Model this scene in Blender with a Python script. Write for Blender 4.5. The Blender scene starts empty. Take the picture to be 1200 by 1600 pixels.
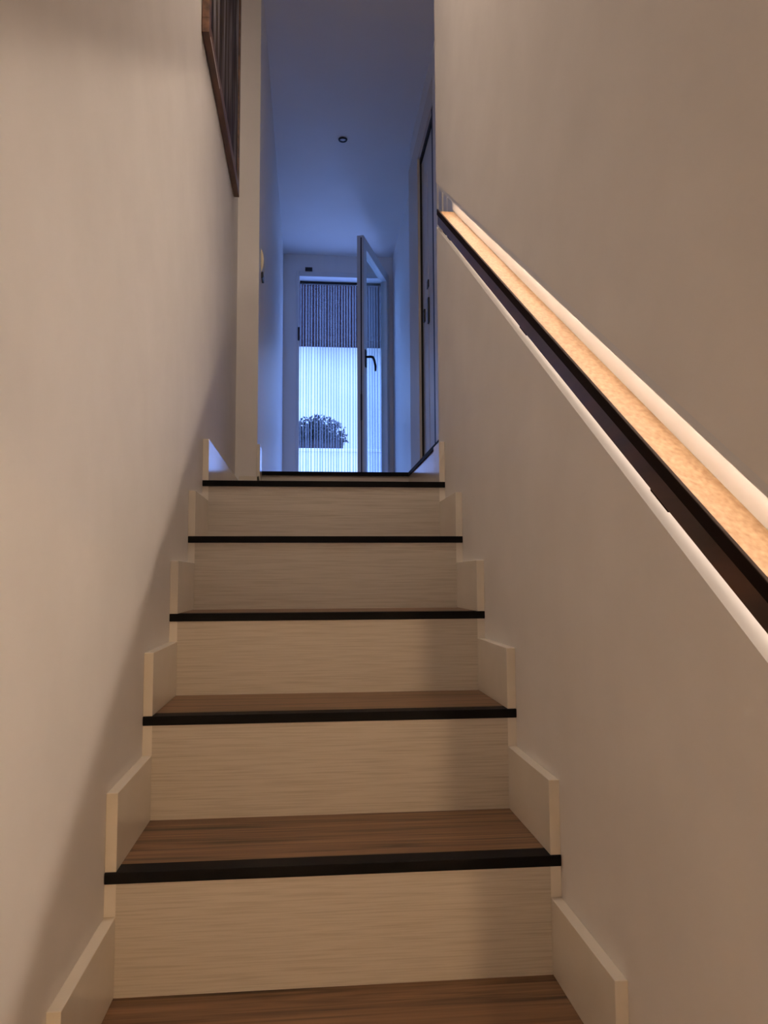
import bpy, bmesh, math, random
from mathutils import Matrix, Vector

random.seed(7)
scene = bpy.context.scene
COL = scene.collection

# ------------------------------------------------------------------ camera
F_PX, YAW, PITCH, ROLL = 1226.295, 0.09595, 0.08586, -0.00499
CAM = Vector((-0.0563, 0.0, 0.5054))
cy, sy, cp, sp = math.cos(YAW), math.sin(YAW), math.cos(PITCH), math.sin(PITCH)
fw = Vector((sy * cp, cy * cp, sp)); rt = Vector((cy, -sy, 0)); up = rt.cross(fw)
cr, sr = math.cos(ROLL), math.sin(ROLL)
rt2 = cr * rt + sr * up; up2 = -sr * rt + cr * up
cam_data = bpy.data.cameras.new('camera')
cam_data.sensor_fit = 'HORIZONTAL'; cam_data.sensor_width = 36.0
cam_data.lens = 36.0 * F_PX / 1200.0
cam_data.clip_start = 0.02
cam = bpy.data.objects.new('camera', cam_data); COL.objects.link(cam)
M = Matrix.Identity(4)
for i in range(3):
    M[i][0] = rt2[i]; M[i][1] = up2[i]; M[i][2] = -fw[i]; M[i][3] = CAM[i]
cam.matrix_world = M
scene.camera = cam

# ------------------------------------------------------------------ light levels
SKY_STRENGTH = 5.4
LED_TOP = 14.0
LED_UNDER = 6.0
FILL_DOWN = 3900.0
LED_OUT = 122.0
FILL_TOP = 40.0
WARM = (1.0, 0.80, 0.635)
WARMER = (1.0, 0.63, 0.33)

world = bpy.data.worlds.new('sky'); scene.world = world
world.use_nodes = True
wn = world.node_tree; wn.nodes.clear()
wo = wn.nodes.new('ShaderNodeOutputWorld'); wb = wn.nodes.new('ShaderNodeBackground')
wt = wn.nodes.new('ShaderNodeTexCoord'); ws = wn.nodes.new('ShaderNodeSeparateXYZ')
wr = wn.nodes.new('ShaderNodeValToRGB')
wr.color_ramp.elements[0].position = 0.0; wr.color_ramp.elements[0].color = (0.34, 0.52, 1.0, 1)
wr.color_ramp.elements[1].position = 0.55; wr.color_ramp.elements[1].color = (0.22, 0.35, 0.88, 1)
wn.links.new(wt.outputs['Generated'], ws.inputs[0]); wn.links.new(ws.outputs['Z'], wr.inputs[0])
wn.links.new(wr.outputs[0], wb.inputs[0]); wb.inputs[1].default_value = SKY_STRENGTH
wn.links.new(wb.outputs[0], wo.inputs[0])

vs = scene.view_settings
vs.view_transform = 'Standard'; vs.look = 'None'; vs.gamma = 1.0; vs.use_curve_mapping = False
vs.exposure = 0.0

# ------------------------------------------------------------------ material helpers
def base_mat(name, color, rough=0.5, spec=0.5, metallic=0.0):
    m = bpy.data.materials.new(name); m.use_nodes = True
    b = m.node_tree.nodes['Principled BSDF']
    b.inputs['Base Color'].default_value = (*color, 1)
    b.inputs['Roughness'].default_value = rough
    b.inputs['Specular IOR Level'].default_value = spec
    b.inputs['Metallic'].default_value = metallic
    return m, m.node_tree, b

def grain(m, nt, b, c1, c2, scale, nscale=1.0, detail=6, bump=0.0, lo=0.35, hi=0.65, bdist=0.002, distort=0.0):
    tc = nt.nodes.new('ShaderNodeTexCoord'); mp = nt.nodes.new('ShaderNodeMapping')
    oi = nt.nodes.new('ShaderNodeObjectInfo'); ad = nt.nodes.new('ShaderNodeVectorMath'); ad.operation = 'ADD'
    mu = nt.nodes.new('ShaderNodeMath'); mu.operation = 'MULTIPLY'; mu.inputs[1].default_value = 37.0
    mp.inputs['Scale'].default_value = scale
    nz = nt.nodes.new('ShaderNodeTexNoise'); nz.inputs['Scale'].default_value = nscale
    nz.inputs['Detail'].default_value = detail; nz.inputs['Distortion'].default_value = distort
    rp = nt.nodes.new('ShaderNodeValToRGB')
    rp.color_ramp.elements[0].position = lo; rp.color_ramp.elements[0].color = (*c1, 1)
    rp.color_ramp.elements[1].position = hi; rp.color_ramp.elements[1].color = (*c2, 1)
    L = nt.links
    L.new(tc.outputs['Object'], mp.inputs[0])
    L.new(oi.outputs['Random'], mu.inputs[0]); L.new(mp.outputs[0], ad.inputs[0]); L.new(mu.outputs[0], ad.inputs[1])
    L.new(ad.outputs[0], nz.inputs['Vector']); L.new(nz.outputs['Fac'], rp.inputs[0])
    L.new(rp.outputs[0], b.inputs['Base Color'])
    if bump:
        bp = nt.nodes.new('ShaderNodeBump'); bp.inputs['Strength'].default_value = bump
        bp.inputs['Distance'].default_value = bdist
        L.new(nz.outputs['Fac'], bp.inputs['Height']); L.new(bp.outputs[0], b.inputs['Normal'])
    return rp, nz

MAT = {}
def mk(name, color, rough=0.5, spec=0.5, metallic=0.0):
    m, nt, b = base_mat(name, color, rough, spec, metallic); MAT[name] = m; return m, nt, b

m, nt, b = mk('wall_paint', (.80, .77, .74), .62, .3)
grain(m, nt, b, (.77, .74, .715), (.82, .79, .765), (5, 5, 5), 1.0, 5, .12, .3, .7, .006)
m, nt, b = mk('hall_paint', (.80, .78, .76), .42, .5)
grain(m, nt, b, (.85, .83, .81), (.88, .86, .84), (16, 16, .8), 1.0, 4, .25, .3, .7, .004)
m, nt, b = mk('ceiling_paint', (.78, .76, .74), .55, .35)
grain(m, nt, b, (.84, .82, .80), (.86, .84, .82), (3, 3, 3), 1.0, 3, .05)
m, nt, b = mk('gloss_paint', (.80, .75, .66), .17, .5)
grain(m, nt, b, (.78, .73, .64), (.82, .77, .69), (6, 6, 6), 1.0, 4, .04)
m, nt, b = mk('skirting_top', (.80, .76, .70), .5, .4)
m, nt, b = mk('riser_wood', (.75, .70, .63), .45, .4)
rp, nz = grain(m, nt, b, (.44, .40, .345), (.63, .59, .535), (7.0, 40, 330), 1.0, 5, .2, .16, .56, .0008, .1)
m, nt, b = mk('tread_wood', (.3, .17, .09), .42, .45)
rp, nz = grain(m, nt, b, (.035, .017, .008), (.26, .145, .075), (2.2, 60, 60), 1.0, 9, .2, .30, .68, .001, 1.1)
e = rp.color_ramp.elements.new(.46); e.color = (.15, .078, .04, 1)
m, nt, b = mk('black_strip', (.005, .005, .006), .6, .12)
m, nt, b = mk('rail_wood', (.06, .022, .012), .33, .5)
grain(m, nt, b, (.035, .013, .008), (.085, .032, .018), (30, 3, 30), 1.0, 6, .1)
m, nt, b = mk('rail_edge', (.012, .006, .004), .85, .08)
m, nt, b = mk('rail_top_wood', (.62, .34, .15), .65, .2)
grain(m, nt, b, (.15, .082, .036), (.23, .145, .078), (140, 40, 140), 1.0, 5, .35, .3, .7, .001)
m, nt, b = mk('dark_frame', (.12, .055, .03), .4, .5)
grain(m, nt, b, (.07, .032, .018), (.2, .09, .045), (30, 4, 30), 1.0, 6, .1)
m, nt, b = mk('print_art', (.05, .05, .055), .6, .2)
rp, nz = grain(m, nt, b, (.006, .006, .008), (.30, .29, .30), (1, 9, 1.0), 1.0, 5, 0, .40, .66, .001, .8)
e = rp.color_ramp.elements.new(.55); e.color = (.07, .042, .026, 1)
m, nt, b = mk('white_upvc', (.74, .74, .75), .35, .5)
m, nt, b = mk('gasket', (.02, .02, .022), .6, .3)
m, nt, b = mk('dark_metal', (.03, .03, .035), .35, .5, .6)
m, nt, b = mk('navy_paint', (.008, .012, .04), .5, .2)
m, nt, b = mk('roof_tile', (.03, .02, .022), .95, 0.0)
grain(m, nt, b, (.012, .006, .007), (.02, .011, .012), (3, 12, 12))
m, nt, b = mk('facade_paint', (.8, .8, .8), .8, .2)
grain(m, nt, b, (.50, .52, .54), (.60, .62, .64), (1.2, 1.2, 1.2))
m, nt, b = mk('chrome', (.6, .6, .62), .25, .5, 1.0)
m, nt, b = mk('slide_door_paint', (.62, .60, .58), .4, .5)
m, nt, b = mk('pier_paint', (.72, .67, .61), .5, .4)
m, nt, b = mk('cream_plastic', (.82, .74, .55), .35, .5)
m, nt, b = mk('lamp_lens', (.7, .7, .72), .3, .5)
m, nt, b = mk('hall_floor_wood', (.3, .2, .12), .4, .5)
grain(m, nt, b, (.2, .12, .07), (.36, .23, .14), (20, 1.5, 20), 1.0, 6, .1)
m, nt, b = mk('passage_floor_wood', (.6, .55, .5), .35, .5)
grain(m, nt, b, (.55, .50, .44), (.66, .60, .54), (20, 1.5, 20), 1.0, 6, .1)
m, nt, b = mk('tile_outdoor', (.45, .42, .4), .6, .4)
grain(m, nt, b, (.62, .60, .58), (.70, .68, .66), (4, 4, 4))
m, nt, b = mk('parapet_paint', (.82, .82, .82), .7, .3)
grain(m, nt, b, (.79, .79, .79), (.84, .84, .84), (6, 6, 6))
m, nt, b = mk('awning_fabric', (.05, .035, .045), .8, .2)
grain(m, nt, b, (.02, .012, .016), (.03, .02, .026), (60, 2, 2))
m, nt, b = mk('leaf_green', (.035, .05, .035), .6, .3)
grain(m, nt, b, (.008, .012, .014), (.02, .028, .026), (9, 9, 9))
m, nt, b = mk('terracotta', (.035, .03, .035), .7, .2)

def emis(name, color, strength):
    m = bpy.data.materials.new(name); m.use_nodes = True; nt = m.node_tree; nt.nodes.clear()
    o = nt.nodes.new('ShaderNodeOutputMaterial'); e = nt.nodes.new('ShaderNodeEmission')
    e.inputs[0].default_value = (*color, 1); e.inputs[1].default_value = strength
    nt.links.new(e.outputs[0], o.inputs[0]); MAT[name] = m
emis('led_top', WARM, LED_TOP)
emis('led_under', WARM, LED_UNDER)
emis('fill_bulb_glow', WARMER, FILL_DOWN)
emis('fill_disc_glow', WARM, FILL_TOP)
emis('led_out', WARM, LED_OUT)

def glass_mat(name, tint, gloss):
    m = bpy.data.materials.new(name); m.use_nodes = True; nt = m.node_tree; nt.nodes.clear()
    o = nt.nodes.new('ShaderNodeOutputMaterial'); t = nt.nodes.new('ShaderNodeBsdfTransparent')
    g = nt.nodes.new('ShaderNodeBsdfGlossy'); mx = nt.nodes.new('ShaderNodeMixShader')
    lw = nt.nodes.new('ShaderNodeLayerWeight'); pw = nt.nodes.new('ShaderNodeMath'); pw.operation = 'POWER'; pw.inputs[1].default_value = 5.0
    fr = nt.nodes.new('ShaderNodeMath'); fr.operation = 'MULTIPLY_ADD'; fr.inputs[1].default_value = .7; fr.inputs[2].default_value = .03
    nt.links.new(lw.outputs['Facing'], pw.inputs[0]); nt.links.new(pw.outputs[0], fr.inputs[0])
    t.inputs[0].default_value = (*tint, 1); g.inputs['Roughness'].default_value = gloss
    nt.links.new(fr.outputs[0], mx.inputs[0]); nt.links.new(t.outputs[0], mx.inputs[1]); nt.links.new(g.outputs[0], mx.inputs[2])
    nt.links.new(mx.outputs[0], o.inputs[0]); MAT[name] = m
glass_mat('pane_glass', (.86, .92, .93), .02)

def strand_mat():
    m = bpy.data.materials.new('strand_plastic'); m.use_nodes = True; nt = m.node_tree; nt.nodes.clear()
    o = nt.nodes.new('ShaderNodeOutputMaterial'); t = nt.nodes.new('ShaderNodeBsdfTransparent')
    d = nt.nodes.new('ShaderNodeBsdfTranslucent'); g = nt.nodes.new('ShaderNodeBsdfGlossy')
    a = nt.nodes.new('ShaderNodeMixShader'); c = nt.nodes.new('ShaderNodeMixShader')
    t.inputs[0].default_value = (.72, .78, .88, 1); d.inputs[0].default_value = (.75, .78, .84, 1)
    g.inputs[0].default_value = (.9, .9, .92, 1); g.inputs['Roughness'].default_value = .5
    a.inputs[0].default_value = .09; c.inputs[0].default_value = .06
    nt.links.new(t.outputs[0], a.inputs[1]); nt.links.new(d.outputs[0], a.inputs[2])
    nt.links.new(a.outputs[0], c.inputs[1]); nt.links.new(g.outputs[0], c.inputs[2])
    nt.links.new(c.outputs[0], o.inputs[0]); MAT['strand_plastic'] = m
strand_mat()

# ------------------------------------------------------------------ mesh helpers
def box(bm, x0, x1, y0, y1, z0, z1):
    v = [bm.verts.new((x, y, z)) for z in (z0, z1) for y in (y0, y1) for x in (x0, x1)]
    for f in ((0, 2, 3, 1), (4, 5, 7, 6), (0, 1, 5, 4), (2, 6, 7, 3), (0, 4, 6, 2), (1, 3, 7, 5)):
        bm.faces.new([v[i] for i in f])

def prism_x(bm, pts, x0, x1):
    """polygon of (y, z) extruded along x"""
    a = [bm.verts.new((x0, y, z)) for y, z in pts]; c = [bm.verts.new((x1, y, z)) for y, z in pts]
    n = len(pts); bm.faces.new(a); bm.faces.new(c[::-1])
    for i in range(n): bm.faces.new((a[i], c[i], c[(i + 1) % n], a[(i + 1) % n]))

def prism_z(bm, pts, z0, z1):
    a = [bm.verts.new((x, y, z0)) for x, y in pts]; c = [bm.verts.new((x, y, z1)) for x, y in pts]
    n = len(pts); bm.faces.new(a[::-1]); bm.faces.new(c)
    for i in range(n): bm.faces.new((a[i], a[(i + 1) % n], c[(i + 1) % n], c[i]))

def tube(bm, pts, r, seg=8):
    rings = []
    for i, p in enumerate(pts):
        p = Vector(p)
        d = (Vector(pts[min(i + 1, len(pts) - 1)]) - Vector(pts[max(i - 1, 0)])).normalized()
        u = d.orthogonal().normalized() if i == 0 else (u - d * u.dot(d)).normalized()
        w = d.cross(u); rr = r[i] if isinstance(r, (list, tuple)) else r
        rings.append([bm.verts.new(p + (u * math.cos(2 * math.pi * k / seg) + w * math.sin(2 * math.pi * k / seg)) * rr) for k in range(seg)])
    for a, c in zip(rings, rings[1:]):
        for k in range(seg): bm.faces.new((a[k], a[(k + 1) % seg], c[(k + 1) % seg], c[k]))
    bm.faces.new(rings[0][::-1]); bm.faces.new(rings[-1])

def lathe(bm, prof, seg=24):
    rings = [[bm.verts.new((r * math.cos(2 * math.pi * k / seg), r * math.sin(2 * math.pi * k / seg), z)) for k in range(seg)] for r, z in prof]
    for a, c in zip(rings, rings[1:]):
        for k in range(seg): bm.faces.new((a[k], a[(k + 1) % seg], c[(k + 1) % seg], c[k]))

def obj(name, bm, mat, parent=None, bevel=0.0, smooth=False, origin=None):
    bmesh.ops.recalc_face_normals(bm, faces=bm.faces[:])
    if bevel:
        bmesh.ops.bevel(bm, geom=bm.edges[:], offset=bevel, segments=2, affect='EDGES', profile=.5)
    if origin is not None:
        bmesh.ops.translate(bm, verts=bm.verts[:], vec=-Vector(origin))
    me = bpy.data.meshes.new(name); bm.to_mesh(me); bm.free()
    me.materials.append(MAT[mat])
    if smooth:
        for p in me.polygons: p.use_smooth = True
    o = bpy.data.objects.new(name, me); COL.objects.link(o)
    if origin is not None: o.location = origin
    if parent is not None: put(o, parent)
    return o

def put(o, parent):
    o.parent = parent
    bpy.context.view_layer.update()
    o.matrix_parent_inverse = parent.matrix_world.inverted()

def empty(name, loc):
    o = bpy.data.objects.new(name, None); o.location = loc; o.empty_display_size = .1
    COL.objects.link(o); bpy.context.view_layer.update(); return o

def tag(o, label, cat, group=None, kind=None):
    o['label'] = label; o['category'] = cat
    if group: o['group'] = group
    if kind: o['kind'] = kind
    return o

def B(*a):
    bm = bmesh.new(); box(bm, *a); return bm

# ------------------------------------------------------------------ dimensions
XL, XR = -.41, .41
ZC = 3.62                    # ceiling
YF = 7.34                    # far wall with the terrace door
YRET = 3.80                  # pier where the passage narrows on the left
YEND = 2.765                 # end of the right stair wall
XHL, XDW, XHR = -.305, .66, .745
ZF = 1.049                   # upper floor
ZL = -1.058                  # lower floor
YB = -2.2
UP = lambda y: .600 + .682 * (y - .755)      # upper edge of the rail recess
LO = lambda y: .419 + .692 * (y - .77)       # lower edge
SH = lambda y: .497 + .685 * (y - .764)      # top of the handrail
XN = .470                    # back of the recess
NOSE = [(.252, -.847), (.554, -.636), (.856, -.425), (1.158, -.214),
        (1.4596, -.003), (1.7576, .2148), (2.0628, .4207), (2.349, .6354), (2.644, .8384)]
Y6 = 3.94

# ------------------------------------------------------------------ structure
bm = bmesh.new()
box(bm, -.6, XL, YB, YRET + .01, ZL - .1, ZC + .1)
o = obj('wall_left', bm, 'wall_paint')
tag(o, 'plain cream wall beside the stairs with the framed picture on it', 'wall', kind='structure')
bm = bmesh.new(); box(bm, -.6, XHL, YRET, YF + .16, ZL - .1, ZC + .1)
o = obj('wall_pier', bm, 'wall_paint')
o.data.materials.append(MAT['hall_paint'])
for p in o.data.polygons:
    if abs(p.center.x - XHL) < .01 and p.normal.x > .5: p.material_index = 1
tag(o, 'cream pier beyond the picture, running on into the blue-lit passage', 'wall', kind='structure')

bm = bmesh.new()
Y0 = -.35
prism_x(bm, [(YB, ZL - .1), (Y0, ZL - .1), (Y0, ZC + .1), (YB, ZC + .1)], XR, XDW + .3)
prism_x(bm, [(Y0, UP(Y0)), (YEND, UP(YEND)), (YEND, ZC + .1), (Y0, ZC + .1)], XR, XDW + .3)
prism_x(bm, [(Y0, ZL - .1), (YEND, ZL - .1), (YEND, LO(YEND)), (Y0, LO(Y0))], XR, XDW + .3)
prism_x(bm, [(Y0, LO(Y0)), (YEND, LO(YEND)), (YEND, UP(YEND)), (Y0, UP(Y0))], XN, XDW + .3)
o = obj('wall_right', bm, 'wall_paint')
tag(o, 'cream stair wall with a sloping lit recess for the handrail', 'wall', kind='structure')

# wall holding the sliding door on the right of the landing
YD0, YD1, ZD = 4.36, 4.91, 3.265
bm = bmesh.new()
box(bm, XDW, .96, YEND, YD0, ZL - .1, ZC + .1)
box(bm, XDW, .96, YD0, YD1, ZD, ZC + .1)
box(bm, XDW + .09, .96, YD0, YD1, ZL - .1, ZD)
box(bm, XDW, .96, YD1, 5.36, ZL - .1, ZC + .1)
box(bm, XHR, .96, 5.36, YF + .16, ZL - .1, ZC + .1)
o = obj('wall_passage', bm, 'hall_paint')
tag(o, 'passage wall holding the grey sliding door, opposite the cream pier', 'wall', kind='structure')

# far wall with opening
OX0, OX1, OZ = -.158, .672, 3.405
bm = bmesh.new()
box(bm, XHL - .02, OX0 - .002, YF, YF + .16, ZF - .2, ZC + .05)
box(bm, OX1 + .002, XHR + .02, YF, YF + .16, ZF - .2, ZC + .05)
box(bm, OX0 - .002, OX1 + .002, YF, YF + .16, OZ + .002, ZC + .05)
o = obj('wall_far', bm, 'hall_paint')
tag(o, 'narrow end wall around the terrace door', 'wall', kind='structure')

o = obj('wall_back', B(-.6, .96, YB - .15, YB, ZL - .1, ZC + .1), 'wall_paint')
tag(o, 'plain wall behind the foot of the stairs', 'wall', kind='structure')
bm = bmesh.new()
box(bm, .28, XR + .01, -.6, -.5, ZL - .1, .95); box(bm, XL - .01, XR + .01, -.6, -.5, .95, ZC + .05)
o = obj('wall_shadow_stub', bm, 'wall_paint')  # added behind the camera to cut the bulb's light on the risers
tag(o, 'added unseen wall with an opening, shading the right of the lower risers', 'wall', kind='structure')
o = obj('ceiling', B(-.6, .96, YB - .15, YF + .16, ZC, ZC + .15), 'ceiling_paint')
tag(o, 'smooth painted ceiling over the stairs and passage', 'ceiling', kind='structure')
o = obj('floor', B(-.6, .96, YB - .15, 2.64, ZL - .15, ZL), 'hall_floor_wood')
tag(o, 'wood floor at the foot of the stairs', 'floor', kind='structure')

# upper floor slab with black edge strips
bm = bmesh.new()
prism_z(bm, [(XL - .05, Y6 + .012), (.462, Y6 + .012), (.462, YEND - .002), (XDW + .1, YEND - .002), (XDW + .1, 5.3), (XHR + .03, 5.3), (XHR + .03, YF + .16), (XL - .05, YF + .16)], ZF - .2, ZF - .001)
fl = obj('floor_passage', bm, 'passage_floor_wood')
tag(fl, 'raised wood floor of the passage at the top of the stairs', 'floor', kind='structure')
obj('nosing_strip', B(XHL - .003, .452, Y6 - .004, Y6 + .04, ZF - .02, ZF), 'black_strip', fl, .001)
obj('nosing_strip', B(.447, .49, YEND + .002, Y6 + .02, ZF - .02, ZF), 'black_strip', fl, .001)

# ------------------------------------------------------------------ staircase
st = empty('staircase', (0, .25, ZL))
tag(st, 'straight staircase with dark wood treads, cream grained risers and black nosings', 'staircase')
n = len(NOSE)
SK = .02; SH_H = .135
for i, (y, z) in enumerate(NOSE):
    yn = NOSE[i + 1][0] if i + 1 < n else Y6
    zp = NOSE[i - 1][1] if i else ZL
    last = (i == n - 1)
    # tread and its nosing
    t = obj('tread', B(XL + .001, (.45 if last else XR) - .001, y + .042, yn + .01, z - .018, z - .0005), 'tread_wood', st, origin=(0, y, z)) if not last else \
        obj('tread', (lambda b_: (prism_z(b_, [(XL + .001, y + .042), (XR - .001, y + .042), (XR - .001, YEND + .002), (.448, YEND + .002), (.448, yn + .01), (XL + .001, yn + .01)], z - .018, z - .0005), b_)[1])(bmesh.new()), 'tread_wood', st, origin=(0, y, z))
    obj('nosing_strip', B(XL + .0005, XR - .0005, y - .001, y + .043, z - .0195, z), 'black_strip', t, .0012)
    # riser below this nosing
    obj('riser', B(XL + SK, XR - SK, y + .004, y + .02, zp - .001, z - .019), 'riser_wood', st, origin=(0, y, z - .1))
    if i:
        for s in (-1, 1):
            xa, xb = (XL, XL + SK) if s < 0 else (XR - SK, XR)
            obj('riser_return', B(xa, xb, y + .0045, y + .02, zp + SH_H - .002, z - .019), 'skirting_top', st)
    # skirting blocks standing on this tread
    if not last:
        for s in (-1, 1):
            xa, xb = (XL, XL + SK) if s < 0 else (XR - SK, XR)
            obj('skirting_block', B(xa, xb, y + .003, yn + .006, z - .0005, z + SH_H), 'gloss_paint', st, .0012)
# landing skirtings and the last rise
y5, z5 = NOSE[-1]
obj('skirting_block', B(XL, XL + SK, y5 + .003, YRET, z5, z5 + .14), 'gloss_paint', st, .0012)
obj('skirting_block', B(XR - SK, XR, y5 + .003, YEND + .002, z5, z5 + .14), 'gloss_paint', st, .0012)
obj('skirting_block', B(XL + SK, XHL + .012, YRET - .018, YRET, z5, z5 + .165), 'gloss_paint', st, .0012)
obj('skirting_block', B(XHL, XHL + .014, YRET - .018, Y6, z5, z5 + .32), 'gloss_paint', st, .0012)
obj('riser', B(XL + .02, .452, Y6 + .004, Y6 + .02, z5 - .002, ZF - .0195), 'riser_wood', st, origin=(0, Y6, z5))
obj('riser', B(.452, .466, YEND + .002, Y6 + .006, z5 - .002, ZF - .0195), 'gloss_paint', fl, origin=(.45, Y6, z5))

# ------------------------------------------------------------------ handrail in the recess
YA, YZ = Y0 + .004, 2.735
hr = empty('handrail', (XR + .03, YA, SH(YA)))
tag(hr, 'dark brown wooden handrail sloping along the glowing wall recess', 'handrail')
def sloped(bm, x0, x1, d0, d1, ya=YA, yz=YZ):
    """bar following the rail slope; d0 and d1 are heights measured from the rail top"""
    prism_x(bm, [(ya, SH(ya) + d0), (yz, SH(yz) + d0), (yz, SH(yz) + d1), (ya, SH(ya) + d1)], x0, x1)
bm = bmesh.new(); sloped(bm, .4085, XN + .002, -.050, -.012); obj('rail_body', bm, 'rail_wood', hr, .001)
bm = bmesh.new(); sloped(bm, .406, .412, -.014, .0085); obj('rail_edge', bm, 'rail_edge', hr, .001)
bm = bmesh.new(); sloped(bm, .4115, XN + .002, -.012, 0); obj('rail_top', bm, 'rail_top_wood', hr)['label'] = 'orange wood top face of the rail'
# small clips below the rail
for yk in (2.58, 2.50, 1.62, .98):
    bm = bmesh.new(); sloped(bm, .4095, .43, -.0545, -.049, yk, yk + .05); obj('clip', bm, 'rail_edge', hr, .001)

# LED strips: one under the top of the recess, one under the rail
led = empty('led_strip', (.44, Y0, UP(Y0)))
tag(led, 'warm white light strip tucked under the top of the handrail recess', 'light strip')
def along(bm, fn, x0, x1, d0, d1, ya, yz):
    prism_x(bm, [(ya, fn(ya) + d0), (yz, fn(yz) + d0), (yz, fn(yz) + d1), (ya, fn(ya) + d1)], x0, x1)
bm = bmesh.new(); along(bm, UP, .4115, .416, -.016, 0, Y0 + .01, 2.72); obj('channel', bm, 'white_upvc', led)
bm = bmesh.new(); along(bm, UP, .416, .418, -.013, -.002, Y0 + .012, 2.715); obj('diffuser', bm, 'led_top', led)
led3 = empty('led_strip', (XN, Y0, SH(Y0) + .06))
tag(led3, 'warm white light strip along the back of the handrail recess, hidden behind its upper lip', 'light strip')
bm = bmesh.new(); along(bm, SH, XN - .002, XN + .001, .055, .068, Y0 + .01, 2.72); obj('channel', bm, 'white_upvc', led3)
bm = bmesh.new(); along(bm, SH, XN - .003, XN - .002, .0585, .0635, Y0 + .012, 2.715); obj('diffuser', bm, 'led_out', led3)
led2 = empty('led_strip', (.44, Y0, SH(Y0) - .05))
tag(led2, 'warm white light strip fixed beneath the wooden handrail', 'light strip')
bm = bmesh.new(); along(bm, SH, .434, .446, -.055, -.050, Y0 + .01, 2.70); obj('channel', bm, 'white_upvc', led2)
bm = bmesh.new(); along(bm, SH, .436, .444, -.057, -.055, Y0 + .012, 2.695); obj('diffuser', bm, 'led_under', led2)

# ------------------------------------------------------------------ picture on the left wall
PY0, PY1, PZ0, PZ1 = 2.455, 3.57, 2.285, 3.35
XP = XL + .026
pf = empty('picture_frame', (XL, (PY0 + PY1) / 2, PZ0))
tag(pf, 'large dark framed picture hanging high on the cream wall', 'picture')
fwid = .05
for (a, b_, c, d) in ((PY0, PY1, PZ0, PZ0 + fwid), (PY0, PY1, PZ1 - fwid, PZ1),
                      (PY0, PY0 + fwid, PZ0 + fwid, PZ1 - fwid), (PY1 - fwid, PY1, PZ0 + fwid, PZ1 - fwid)):
    obj('frame_side', B(XL + .002, XP, a, b_, c, d), 'dark_frame', pf, .0015)
obj('print', B(XL + .004, XP - .006, PY0 + fwid - .004, PY1 - fwid + .004, PZ0 + fwid - .004, PZ1 - fwid + .004), 'print_art', pf)['label'] = 'dark abstract print streaked grey, black and brown'
obj('edge_highlight', B(XP - .001, XP + .0012, PY0 + .03, PY0 + .30, PZ0 + .001, PZ0 + .006), 'skirting_top', pf)['label'] = 'thin pale strip standing in for the highlight along the lower frame edge'  # pale sliver painted in as the glint on the lower edge

# ------------------------------------------------------------------ sliding door on the right
d2 = empty('door_2', (XDW + .04, (YD0 + YD1) / 2, ZF))
tag(d2, 'grey sliding door set in the passage wall near the stair head', 'door', kind='structure')
lf = obj('door_leaf', B(.676, .716, YD0 + .002, YD1 + .2, ZF + .004, ZD - .03), 'slide_door_paint', d2)
for a, b_, z0, z1 in ((4.42, 4.60, 1.2, 3.05), (4.66, 4.86, 1.2, 3.05)):
    obj('door_panel', B(.6735, .677, a, b_, z0, z1), 'slide_door_paint', lf, .001)
obj('jamb_gap_shade', B(.663, .6765, YD1 - .004, YD1 + .0005, ZF, ZD), 'gasket', d2)  # black strip puts the shade of the gap beside the leaf into colour
obj('head_gap_shade', B(.664, .75, YD0, YD1, ZD - .035, ZD + .0005), 'gasket', d2)  # black block stands in for the shade in the recess above the leaf
obj('jamb_post', B(.655, .75, 4.282, YD0 + .004, ZF, ZD + .12), 'navy_paint', d2, .001)['label'] = 'dark navy upright at the near side of the door'
obj('lock_plate', B(.668, .676, 4.64, 4.69, 2.30, 2.345), 'dark_metal', d2, .001)
obj('handle_plate', B(.666, .676, 4.63, 4.665, 2.07, 2.23), 'dark_metal', d2, .002)
obj('pull_handle', B(.664, .676, 4.79, 4.82, 2.13, 2.21), 'dark_metal', d2, .002)
# casing: wide flat board on the far side, mouldings on the near side
tr = empty('trim_1', (XDW, 5.1, ZF))
tag(tr, 'beige flat door casing on the passage wall beside the sliding door', 'trim', kind='structure')
obj('casing_board', B(.648, .6605, YD1 + .001, 5.355, ZF, 3.42), 'pier_paint', tr, .0015)
obj('casing_head', B(.648, .6605, 4.28, YD1 + .001, ZD + .001, 3.42), 'pier_paint', tr, .0015)
for a, b_, x in ((4.16, 4.275, .648), (4.02, 4.12, .652), (3.9, 3.98, .656)):
    obj('moulding', B(x, .6605, a, b_, ZF, 3.42), 'hall_paint', tr, .002)

# ------------------------------------------------------------------ terrace door, standing open
d1 = empty('door_1', ((OX0 + OX1) / 2, YF, ZF))
tag(d1, 'white glazed terrace door standing open in front of the strand curtain', 'door', kind='structure')
fr = .03
for a in ((OX0 - .024, OX0 + .006, YF - .012, YF + .10, ZF, OZ + .045), (OX1 - .006, OX1 + .036, YF - .012, YF + .10, ZF, OZ + .045), (OX0 + .006, OX1 - .006, YF - .012, YF + .10, OZ - .003, OZ + .045)):
    obj('door_frame', B(*a), 'white_upvc', d1, .003)
obj('strike_plate', B(OX0 - .008, OX0 + .008, YF - .02, YF - .011, 2.77, 2.9), 'dark_metal', d1, .001)
obj('latch', B(OX1 - .012, OX1 + .012, YF - .03, YF - .011, 1.62, 1.69), 'white_upvc', d1, .003)
obj('magnet_catch', B(-.097, -.03, YF - .03, YF, 3.455, 3.485), 'dark_metal', d1, .002)
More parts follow.
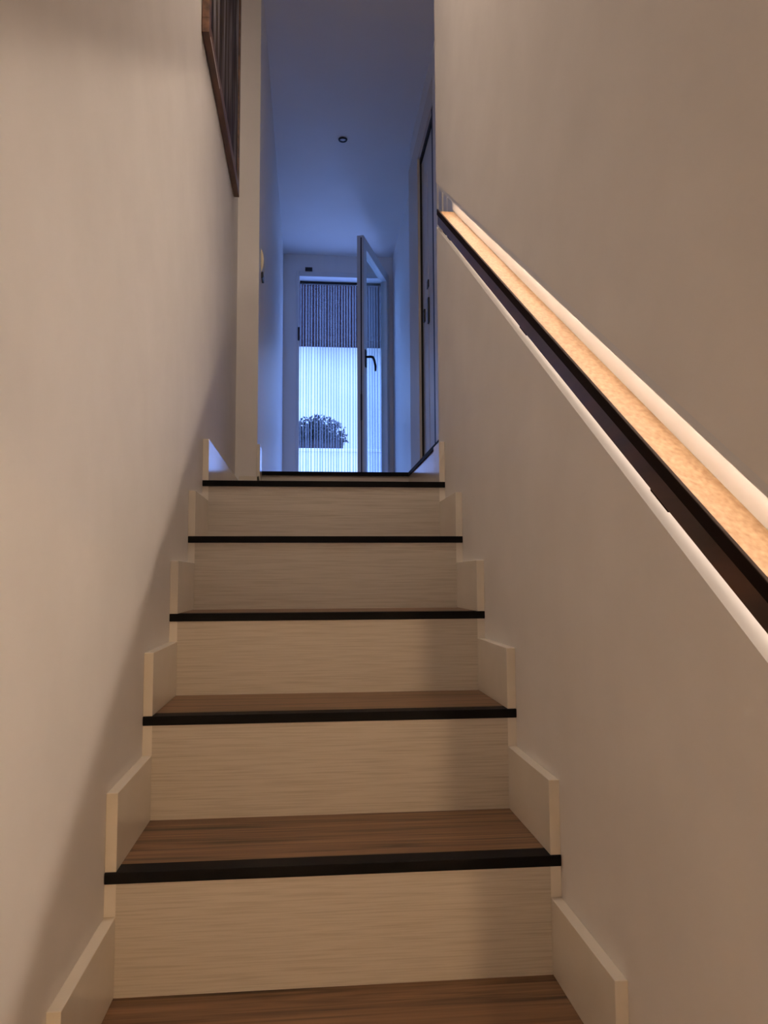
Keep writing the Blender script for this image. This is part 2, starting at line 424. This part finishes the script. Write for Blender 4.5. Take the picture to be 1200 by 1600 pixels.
# leaf in local coordinates: x along the leaf from the hinge, y = thickness, z up
H = Vector((.676, YF - .02)); E_ = Vector((.372, 6.44))
Lw = (E_ - H).length; ang = math.atan2(E_.y - H.y, E_.x - H.x)
leaf = empty('leaf', (H.x, H.y, ZF)); leaf.rotation_euler = (0, 0, ang); bpy.context.view_layer.update()
LM = leaf.matrix_world.copy()
put(leaf, d1)
LH = 3.425 - ZF; T = .03
def leaf_part(name, bm, mat, bevel=0.0, smooth=False):
    bmesh.ops.transform(bm, matrix=LM, verts=bm.verts[:])
    return obj(name, bm, mat, leaf, bevel, smooth)
leaf_part('stile', B(Lw - .095, Lw, -T, T, .01, LH), 'white_upvc', .003)
leaf_part('stile', B(.0, .085, -T, T, .01, LH), 'white_upvc', .003)
leaf_part('top_rail', B(.085, Lw - .095, -T, T, LH - .09, LH), 'white_upvc', .003)
leaf_part('bottom_rail', B(.085, Lw - .095, -T, T, .01, .12), 'white_upvc', .003)
leaf_part('edge_seal', B(Lw - .002, Lw + .0015, -.004 + .006, .006 + .006, .03, LH - .02), 'gasket')
leaf_part('lock_face', B(Lw - .002, Lw + .003, .0, .014, .78, 1.0), 'dark_metal')
leaf_part('pane', B(.080, Lw - .09, -.006, .006, .115, LH - .085), 'pane_glass')
# lever handle on the face turned to the stairs
bm = bmesh.new(); zc_ = 1.33
sgn = 1
tube(bm, [(Lw - .05, sgn * T, zc_), (Lw - .05, sgn * (T + .045), zc_), (Lw - .07, sgn * (T + .058), zc_), (Lw - .12, sgn * (T + .058), zc_ - .012), (Lw - .17, sgn * (T + .056), zc_ - .05), (Lw - .185, sgn * (T + .052), zc_ - .09)], [.011, .011, .012, .011, .01, .008])
leaf_part('lever_handle', bm, 'dark_metal', 0, True)
leaf_part('handle_rose', B(Lw - .068, Lw - .032, sgn * T if sgn > 0 else -T - .008, T + .008 if sgn > 0 else -T, zc_ - .09, zc_ + .06), 'dark_metal', .003)

# ------------------------------------------------------------------ strand curtain
cu = empty('strand_curtain', ((OX0 + OX1) / 2, YF + .12, OZ))
tag(cu, 'translucent plastic strand curtain hanging in the terrace doorway', 'curtain')
obj('header_rail', B(OX0 + .008, OX1 - .008, YF + .108, YF + .132, OZ - .028, OZ - .003), 'gasket', cu, .002)
bm = bmesh.new()
tube(bm, [(0, 0, 0), (0, 0, -.8), (0, 0, -1.6), (0, 0, ZF - OZ + .045)], .008, 8)
s0 = obj('strand', bm, 'strand_plastic', None, 0, True)
ns = 31; step = .0265
for k in range(ns):
    s = s0 if k == 0 else s0.copy()
    if k: COL.objects.link(s)
    s.location = (OX0 + .02 + k * step + random.uniform(-.003, .003), YF + .12 + random.uniform(-.004, .004), OZ - .02)
    s.rotation_euler = (random.uniform(-.002, .002), random.uniform(-.0025, .0025), random.uniform(0, 3))
    s.scale = (random.uniform(.8, 1.12),) * 2 + (1,)
    put(s, cu)

# ------------------------------------------------------------------ small fixtures
# recessed spot in the passage ceiling
sp_ = empty('ceiling_spot', (.176, 5.326, ZC)); tag(sp_, 'small round recessed ceiling spot with a dark ring', 'ceiling light')
bm = bmesh.new(); lathe(bm, [(.020, 0), (.020, -.006), (.024, -.010), (.031, -.007), (.033, 0)]); bmesh.ops.translate(bm, verts=bm.verts[:], vec=(.176, 5.326, ZC))
obj('ring', bm, 'dark_metal', sp_, 0, True)
bm = bmesh.new(); lathe(bm, [(.0205, -.001), (.016, -.0045), (.008, -.006), (.0005, -.0065)]); bmesh.ops.translate(bm, verts=bm.verts[:], vec=(.176, 5.326, ZC))
obj('lens', bm, 'lamp_lens', sp_, 0, True)

# doorbell / thermostat unit just behind the pier
th = empty('wall_thermostat', (XHL, 4.0, 2.12)); tag(th, 'cream rounded thermostat on the passage wall just behind the pier', 'thermostat')
bm = bmesh.new()
pts = [(XHL + 0.014 * math.sin(math.pi * k / 10) ** .8 if 0 < k < 10 else XHL, 2.085 + .125 * k / 10) for k in range(11)]
a = [bm.verts.new((x, 3.96, z)) for x, z in pts]; c = [bm.verts.new((x, 4.06, z)) for x, z in pts]
bm.faces.new(a); bm.faces.new(c[::-1])
for k in range(10): bm.faces.new((a[k], a[k + 1], c[k + 1], c[k]))
bm.faces.new((a[0], c[0], c[10], a[10]))
obj('cover', bm, 'cream_plastic', th, 0)
obj('switch_base', B(XHL, XHL + .011, 3.97, 4.05, 2.06, 2.092), 'dark_metal', th, .002)

# bulb added behind the camera to brighten the lower risers
lp = empty('fill_bulb', (.30, -1.9, ZC)); tag(lp, 'added unseen warm bulb behind the camera, brightening the lower risers', 'fill light')
LZ = 1.2
bm = bmesh.new(); tube(bm, [(.30, -1.9, ZC), (.30, -1.9, LZ + .02)], .006); obj('cord', bm, 'gasket', lp, 0, True)
bm = bmesh.new(); lathe(bm, [(.001, .022), (.011, .019), (.018, .011), (.021, 0), (.018, -.011), (.011, -.018), (.001, -.021)]); bmesh.ops.translate(bm, verts=bm.verts[:], vec=(.30, -1.9, LZ))
obj('bulb', bm, 'fill_bulb_glow', lp, 0, True)

# fill disc added out of frame to lift the stair walls and landing
fm = empty('fill_disc', (0, 1.8, ZC)); tag(fm, 'added unseen round fill light high over the middle of the stairs', 'fill light')
bm = bmesh.new(); lathe(bm, [(.20, 0), (.20, -.03), (.19, -.035)]); bmesh.ops.translate(bm, verts=bm.verts[:], vec=(0, 1.8, ZC)); obj('rim', bm, 'white_upvc', fm, 0, True)
bm = bmesh.new(); lathe(bm, [(.19, -.033), (.12, -.05), (.05, -.055), (.001, -.056)]); bmesh.ops.translate(bm, verts=bm.verts[:], vec=(0, 1.8, ZC)); obj('diffuser', bm, 'fill_disc_glow', fm, 0, True)

# ------------------------------------------------------------------ terrace outside
o = obj('floor_terrace', B(-3, 4, YF + .16, 9.75, ZF - .2, ZF - .03), 'tile_outdoor')
tag(o, 'pale tiled terrace floor beyond the door', 'floor', kind='structure')
pa = empty('parapet', (.3, 9.6, ZF - .03)); tag(pa, 'low white parapet wall around the terrace', 'parapet', kind='structure')
obj('parapet_wall', B(-3, 4, 9.5, 9.65, ZF - .03, 2.06), 'parapet_paint', pa)
obj('coping', B(-3, 4, 9.47, 9.68, 2.06, 2.10), 'parapet_paint', pa, .005)
# house across the street: pale shaded front, dark tiled roof
hb = empty('neighbour_house', (.5, 13, -2)); tag(hb, 'pale house with a dark tiled roof across from the terrace', 'house')
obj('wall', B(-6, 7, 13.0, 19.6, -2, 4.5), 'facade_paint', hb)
bm = bmesh.new(); prism_x(bm, [(12.6, 4.42), (12.6, 4.5), (16.4, 7.9), (20.2, 4.5), (20.2, 4.42)], -6.3, 7.3); obj('roof', bm, 'roof_tile', hb)
for x in (-4.2, -2.2, 2.4, 4.6):
    w = obj('window', B(x, x + .9, 12.95, 13.02, 1.9, 3.3), 'white_upvc', hb, .01)
    for q in (0, 1): obj('pane', B(x + .06 + .41 * q, x + .43 + .41 * q, 12.94, 12.96, 1.97, 3.23), 'gasket', w)

# shrub in a trough on the parapet
sh = empty('potted_shrub', (.05, 9.58, 2.10)); tag(sh, 'dark rounded shrub in a trough on the white parapet', 'shrub')
bm = bmesh.new(); box(bm, -.3, .36, 9.50, 9.66, 2.10, 2.22); obj('trough', bm, 'terracotta', sh, .006)
bm = bmesh.new()
for k in range(2200):
    u = random.random() ** .5; th_ = random.uniform(0, 2 * math.pi); ph = math.acos(random.uniform(-.35, 1))
    c0 = Vector((.05 + .36 * u * math.sin(ph) * math.cos(th_), 9.58 + .14 * u * math.sin(ph) * math.sin(th_), 2.24 + .28 * u * math.cos(ph)))
    d = Vector((random.gauss(0, 1), random.gauss(0, 1), random.gauss(.4, 1))).normalized(); w = d.orthogonal().normalized()
    l, wd = random.uniform(.03, .055), random.uniform(.01, .018); nrm = d.cross(w) * .006
    v = [bm.verts.new(c0), bm.verts.new(c0 + d * l * .5 + w * wd + nrm), bm.verts.new(c0 + d * l), bm.verts.new(c0 + d * l * .5 - w * wd + nrm)]
    bm.faces.new((v[0], v[1], v[2])); bm.faces.new((v[0], v[2], v[3]))
fo = obj('foliage', bm, 'leaf_green', sh); fo['kind'] = 'stuff'
for k in range(5):
    x = -.2 + k * .12
    bm = bmesh.new(); tube(bm, [(x, 9.58, 2.2), (x + random.uniform(-.05, .05), 9.58, 2.42)], [.008, .004], 6); obj('stem', bm, 'terracotta', sh)
